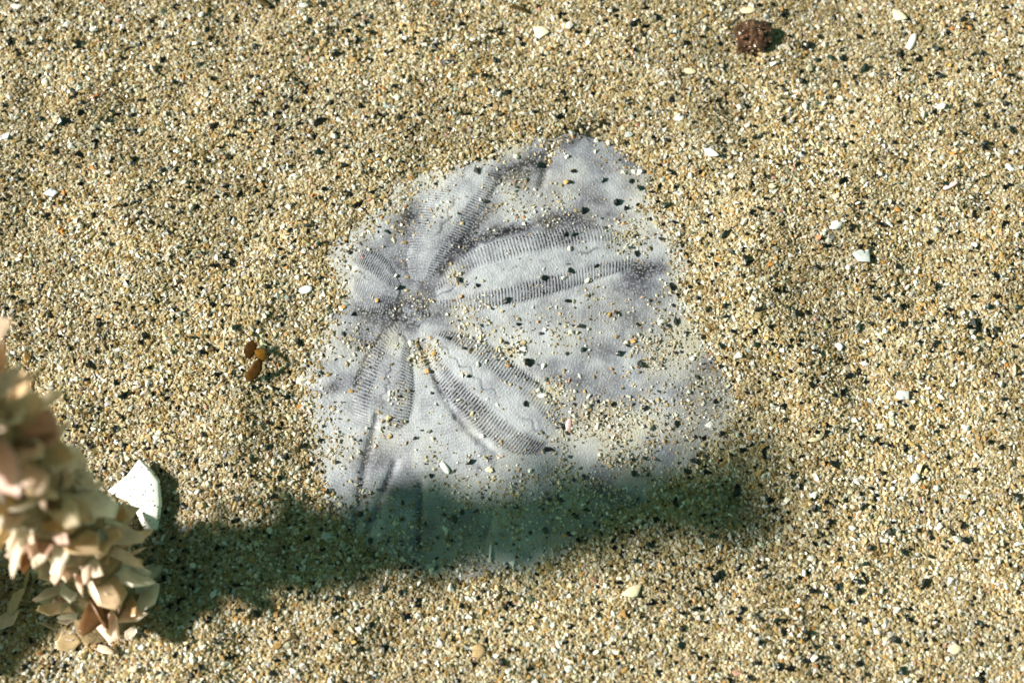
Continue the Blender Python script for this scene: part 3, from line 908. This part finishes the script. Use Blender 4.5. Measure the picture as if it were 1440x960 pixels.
def worm_tube(path, radius, n_flakes, size, label, seed):
    rs = random.Random(seed)
    pts = spline(np.array(path), 60)
    base = pts[0].copy()
    root = link('worm_tube', None)
    root.location = base.tolist()
    tag(root, label, 'worm tube')
    tan = np.gradient(pts, axis=0)
    tan /= np.linalg.norm(tan, axis=1)[:, None]
    side = np.cross(tan, [0, 0, 1.0])
    side /= np.linalg.norm(side, axis=1)[:, None]
    bin_ = np.cross(side, tan)
    na = 26
    th = np.linspace(0, 2 * math.pi, na, endpoint=False)
    ri = np.linspace(1.0, 0.85, len(pts))
    v = []
    for k in range(len(pts)):
        rr_ = radius * ri[k] * (1 + 0.22 * noise(np.cos(th) * 2 + k * 0.2, np.sin(th) * 2 + 5, 0.7, seed))
        v.append(pts[k] + rr_[:, None] * (np.cos(th)[:, None] * side[k] + np.sin(th)[:, None] * bin_[k]))
    v = np.vstack(v) - base
    f = []
    for k in range(len(pts) - 1):
        for q in range(na):
            w = (q + 1) % na
            f.append((k * na + q, k * na + w, (k + 1) * na + w, (k + 1) * na + q))
    f.append(tuple(range(na))[::-1])
    f.append(tuple((len(pts) - 1) * na + q for q in range(na)))
    me_ = bpy.data.meshes.new('tube_wall')
    me_.from_pydata(v.tolist(), [], f)
    me_.polygons.foreach_set('use_smooth', np.ones(len(f), bool))
    me_.update()
    link('tube_wall', me_, M_TUBE, root)
    for k in range(n_flakes):
        s_ = (k + rs.random()) / n_flakes
        i_ = min(len(pts) - 1, int(s_ * len(pts)))
        a = k * 2.39996 + rs.uniform(-0.4, 0.4)
        out = Vector((math.cos(a) * side[i_] + math.sin(a) * bin_[i_]).tolist())
        ax_ = Vector(tan[i_].tolist())
        d = (out + ax_ * rs.uniform(-0.35, 0.7) + out.cross(ax_) * rs.uniform(-0.9, 0.9)).normalized()
        nrm = (ax_ + out * rs.uniform(-0.5, 0.5) + out.cross(ax_) * rs.uniform(-1.3, 1.3))
        nrm = (nrm - d * nrm.dot(d)).normalized()
        yv = nrm.cross(d)
        L = size * rs.choice((rs.uniform(0.35, 0.7), rs.uniform(0.6, 0.95), rs.uniform(0.9, 1.35))) * (1.25 - 0.6 * min(s_, 0.3) + 0.65 * max(0.0, s_ - 0.3))
        o = link('shell_flake', FLAKES[rs.randrange(len(FLAKES))], None, root)
        rot = Matrix((d, yv, nrm)).transposed().to_4x4()
        pos = Vector((pts[i_] - base).tolist()) + out * radius * 0.72 * ri[i_] + d * L * 0.72
        o.matrix_local = Matrix.Translation(pos) @ rot @ Matrix.Diagonal((L, L * rs.uniform(0.6, 1.25), L * rs.uniform(0.7, 1.6), 1))
    return root, base


path = [P(154, 896, -0.006), P(152, 858, 0.002), P(136, 806, 0.010), P(94, 738, 0.031), P(8, 664, 0.057), P(-66, 566, 0.083)]
tube, tbase = worm_tube(path, 0.0068, 300, 0.0038, 'worm tube armoured with cream, pink and brown shell flakes, rising beside its long shadow', 3)


def on_tube(name, me_, px, py, z, sx, sy, sz, yaw, rx, ry, parent=tube, b=None):
    o = link(name, me_, None, parent)
    q = P(px, py, z) - (tbase if b is None else b)
    o.location = q.tolist()
    o.rotation_euler = (math.radians(rx), math.radians(ry), math.radians(yaw))
    o.scale = (sx, sy, sz)
    return o


FRAG = [(-0.62, 0.12), (-0.2, 0.5), (0.05, 0.98), (0.3, 0.72), (0.55, 0.35), (0.62, -0.3), (0.55, -0.95), (0.28, -1.0), (0.1, -0.55), (-0.1, -0.2), (-0.4, -0.05)]
fr, _ = place('shell_fragment', chip_mesh('shell_fragment', 501, FRAG, M_FRAG, 0.08, 0.07), 192, 697, 100, 1.0, 0, 0, 1.0,
              'big chalky white shell fragment speckled with dark grains, leaning by the worm tube', 'shell fragment', sink=-0.3)
fr.rotation_euler = (math.radians(2), math.radians(-7), 0)
fr.scale.x *= 1.25
fr.location.z -= 0.0024
ov = on_tube('oval_shell', chip_mesh('oval_shell', 502, [(math.cos(a), 0.6 * math.sin(a)) for a in np.linspace(0, 2 * math.pi, 22, endpoint=False)], M_OVAL, 0.3, 0.08),
             116, 771, 0.0275, 0.0040, 0.0040, 0.0040, 42, 5, -10)
ov['label'] = 'smooth mauve oval shell with a dark rim'
rimv, rimf = [], []
for k in range(36):
    a = k / 36 * 2 * math.pi
    for q in range(6):
        bq = q / 6 * 2 * math.pi
        r_ = 1.05 + 0.07 * math.cos(bq)
        rimv.append((r_ * math.cos(a), 0.6 * r_ * math.sin(a) * 1.03, 0.02 + 0.07 * math.sin(bq)))
for k in range(36):
    for q in range(6):
        rimf.append((k * 6 + q, ((k + 1) % 36) * 6 + q, ((k + 1) % 36) * 6 + (q + 1) % 6, k * 6 + (q + 1) % 6))
rm = bpy.data.meshes.new('rim')
rm.from_pydata(rimv, [], rimf)
rm.materials.append(M_OVALRIM)
link('rim', rm, None, ov)
# an unseen second tube, added out of view to shade the sand beside the first
path2 = [np.array(q) * MM for q in ((-117, -55, -4), (-118, -53, 10), (-119, -50, 20), (-121, -46, 33))]
worm_tube(path2, 0.0060, 130, 0.0056, 'unseen short worm tube of shell flakes, added to shade the sand by the first tube', 8)

# loose flakes fallen at the foot of the tube
for k, (a, b, w_, an) in enumerate([(28, 845, 44, 60), (12, 872, 40, 30), (40, 815, 26, 80), (100, 905, 34, 20), (150, 915, 26, -20), (186, 890, 24, 40)]):
    o, _ = place('fallen_flake', FLAKES[k % len(FLAKES)], a, b, w_, 1.0, an, 22, 1.0, 'pale shell flake lying on the sand at the foot of the worm tube', 'shell flake',
                 'shell flakes fallen at the foot of the worm tube', -0.2)


# ------------------------------------------------------------------ seaweed scraps and the knobbly lump
def blade_mesh(name, outline, mat, curl=0.2):
    return chip_mesh(name, 600 + len(outline), outline, mat, curl, 0.025)


weed = link('seaweed_scrap', None)
wq = P(357, 506, 0.002)
wz, _ = rest_z(wq[0], wq[1])
weed.location = (float(wq[0]), float(wq[1]), wz)
tag(weed, 'scrap of amber and brown seaweed blades standing on the sand', 'seaweed')
for (a, b, w_, out, mt, yaw, rx, ry, zz_) in [
        (352, 491, 26, [(1, 0.1), (0.4, 0.55), (-0.3, 0.6), (-0.9, 0.1), (-1, -0.3), (-0.2, -0.6), (0.6, -0.5)], M_WEED_BROWN, 65, 20, -30, 0.0016),
        (367, 499, 26, [(1, 0.2), (0.5, 0.6), (-0.4, 0.5), (-1, 0.0), (-0.6, -0.5), (0.3, -0.6), (0.9, -0.3)], M_WEED_AMBER, 100, 15, 25, 0.0018),
        (359, 521, 34, [(1, 0.3), (0.6, 0.5), (-0.2, 0.5), (-0.9, 0.3), (-1.0, -0.1), (-0.4, -0.4), (0.4, -0.35), (0.9, 0.0)], M_WEED_BROWN, 48, 30, -25, 0.0016)]:
    o = link('blade', blade_mesh('blade', out, mt), None, weed)
    o.location = (P(a, b, wz + zz_) - np.array(weed.location)).tolist()
    o.rotation_euler = (math.radians(rx), math.radians(ry), math.radians(yaw))
    s_ = w_ * 0.000146 / 2 * 1.1
    o.scale = (s_, s_, s_)

lump = link('knobbly_lump', None)
lq = P(1060, 54, 0.0)
lz, _ = rest_z(lq[0], lq[1])
lq = P(1060, 54, lz)
lump.location = (float(lq[0]), float(lq[1]), lz)
tag(lump, 'maroon brown knobbly lump of gritty nodules sunk in the sand', 'lump')
import bmesh
bm = bmesh.new()
bmesh.ops.create_icosphere(bm, subdivisions=4, radius=0.0040)
for v in bm.verts:
    c = np.array(v.co) * 1000
    d = 1 + 0.5 * float(noise(c[0] + c[2], c[1] - c[2] * 0.6, 1.6, 5)) + 0.3 * float(noise(c[0], c[1] + c[2], 0.7, 6))
    v.co = v.co * d
    v.co.z *= 0.7
me = bpy.data.meshes.new('core')
bm.to_mesh(me)
bm.free()
link('core', me, M_LUMP, lump)
NOD = [pebble_mesh('nodule', 700 + k, 0.14, 0.85, 1.0, M_NODULE) for k in range(4)]
for k in range(58):
    a, e = random.uniform(0, 2 * math.pi), math.asin(random.uniform(-0.1, 1))
    r_ = 0.0039 * random.uniform(0.85, 1.08)
    o = link('nodule', NOD[k % 4], None, lump)
    o.location = (r_ * math.cos(e) * math.cos(a), r_ * math.cos(e) * math.sin(a), r_ * 0.72 * math.sin(e))
    s_ = random.uniform(0.0005, 0.00095)
    o.scale = (s_, s_, s_)
    o.rotation_euler = (random.uniform(0, 6), random.uniform(0, 6), random.uniform(0, 6))


def strand(pts, r, label):
    w = spline(np.array([P(a, b, 0.0)[:2] for a, b in pts]), 24)
    c = np.array([[a, b, rest_z(a, b)[0] + r * 1.2] for a, b in w])
    tan = np.gradient(c, axis=0)
    tan /= np.linalg.norm(tan, axis=1)[:, None]
    sd_ = np.cross(tan, [0, 0, 1.0])
    up = np.cross(sd_, tan)
    v, f = [], []
    for k in range(24):
        rk = r * (0.35 + 0.65 * math.sin(math.pi * (k + 1) / 25))
        for q in range(6):
            a = q / 6 * 2 * math.pi
            v.append((c[k] + rk * (math.cos(a) * sd_[k] + math.sin(a) * up[k])).tolist())
    for k in range(23):
        for q in range(6):
            f.append((k * 6 + q, k * 6 + (q + 1) % 6, (k + 1) * 6 + (q + 1) % 6, (k + 1) * 6 + q))
    m_ = bpy.data.meshes.new('algae_strand')
    m_.from_pydata(v, [], f)
    tag(link('algae_strand', m_, M_STRAND), label, 'algae')


strand([(358, -8), (364, 5), (372, 14), (384, 22)], 0.0006, 'short dark algae strand curled on open sand')
strand([(716, 18), (730, 20), (742, 26)], 0.0005, 'brown algae crumb stretched near a cream fan-shaped chip')
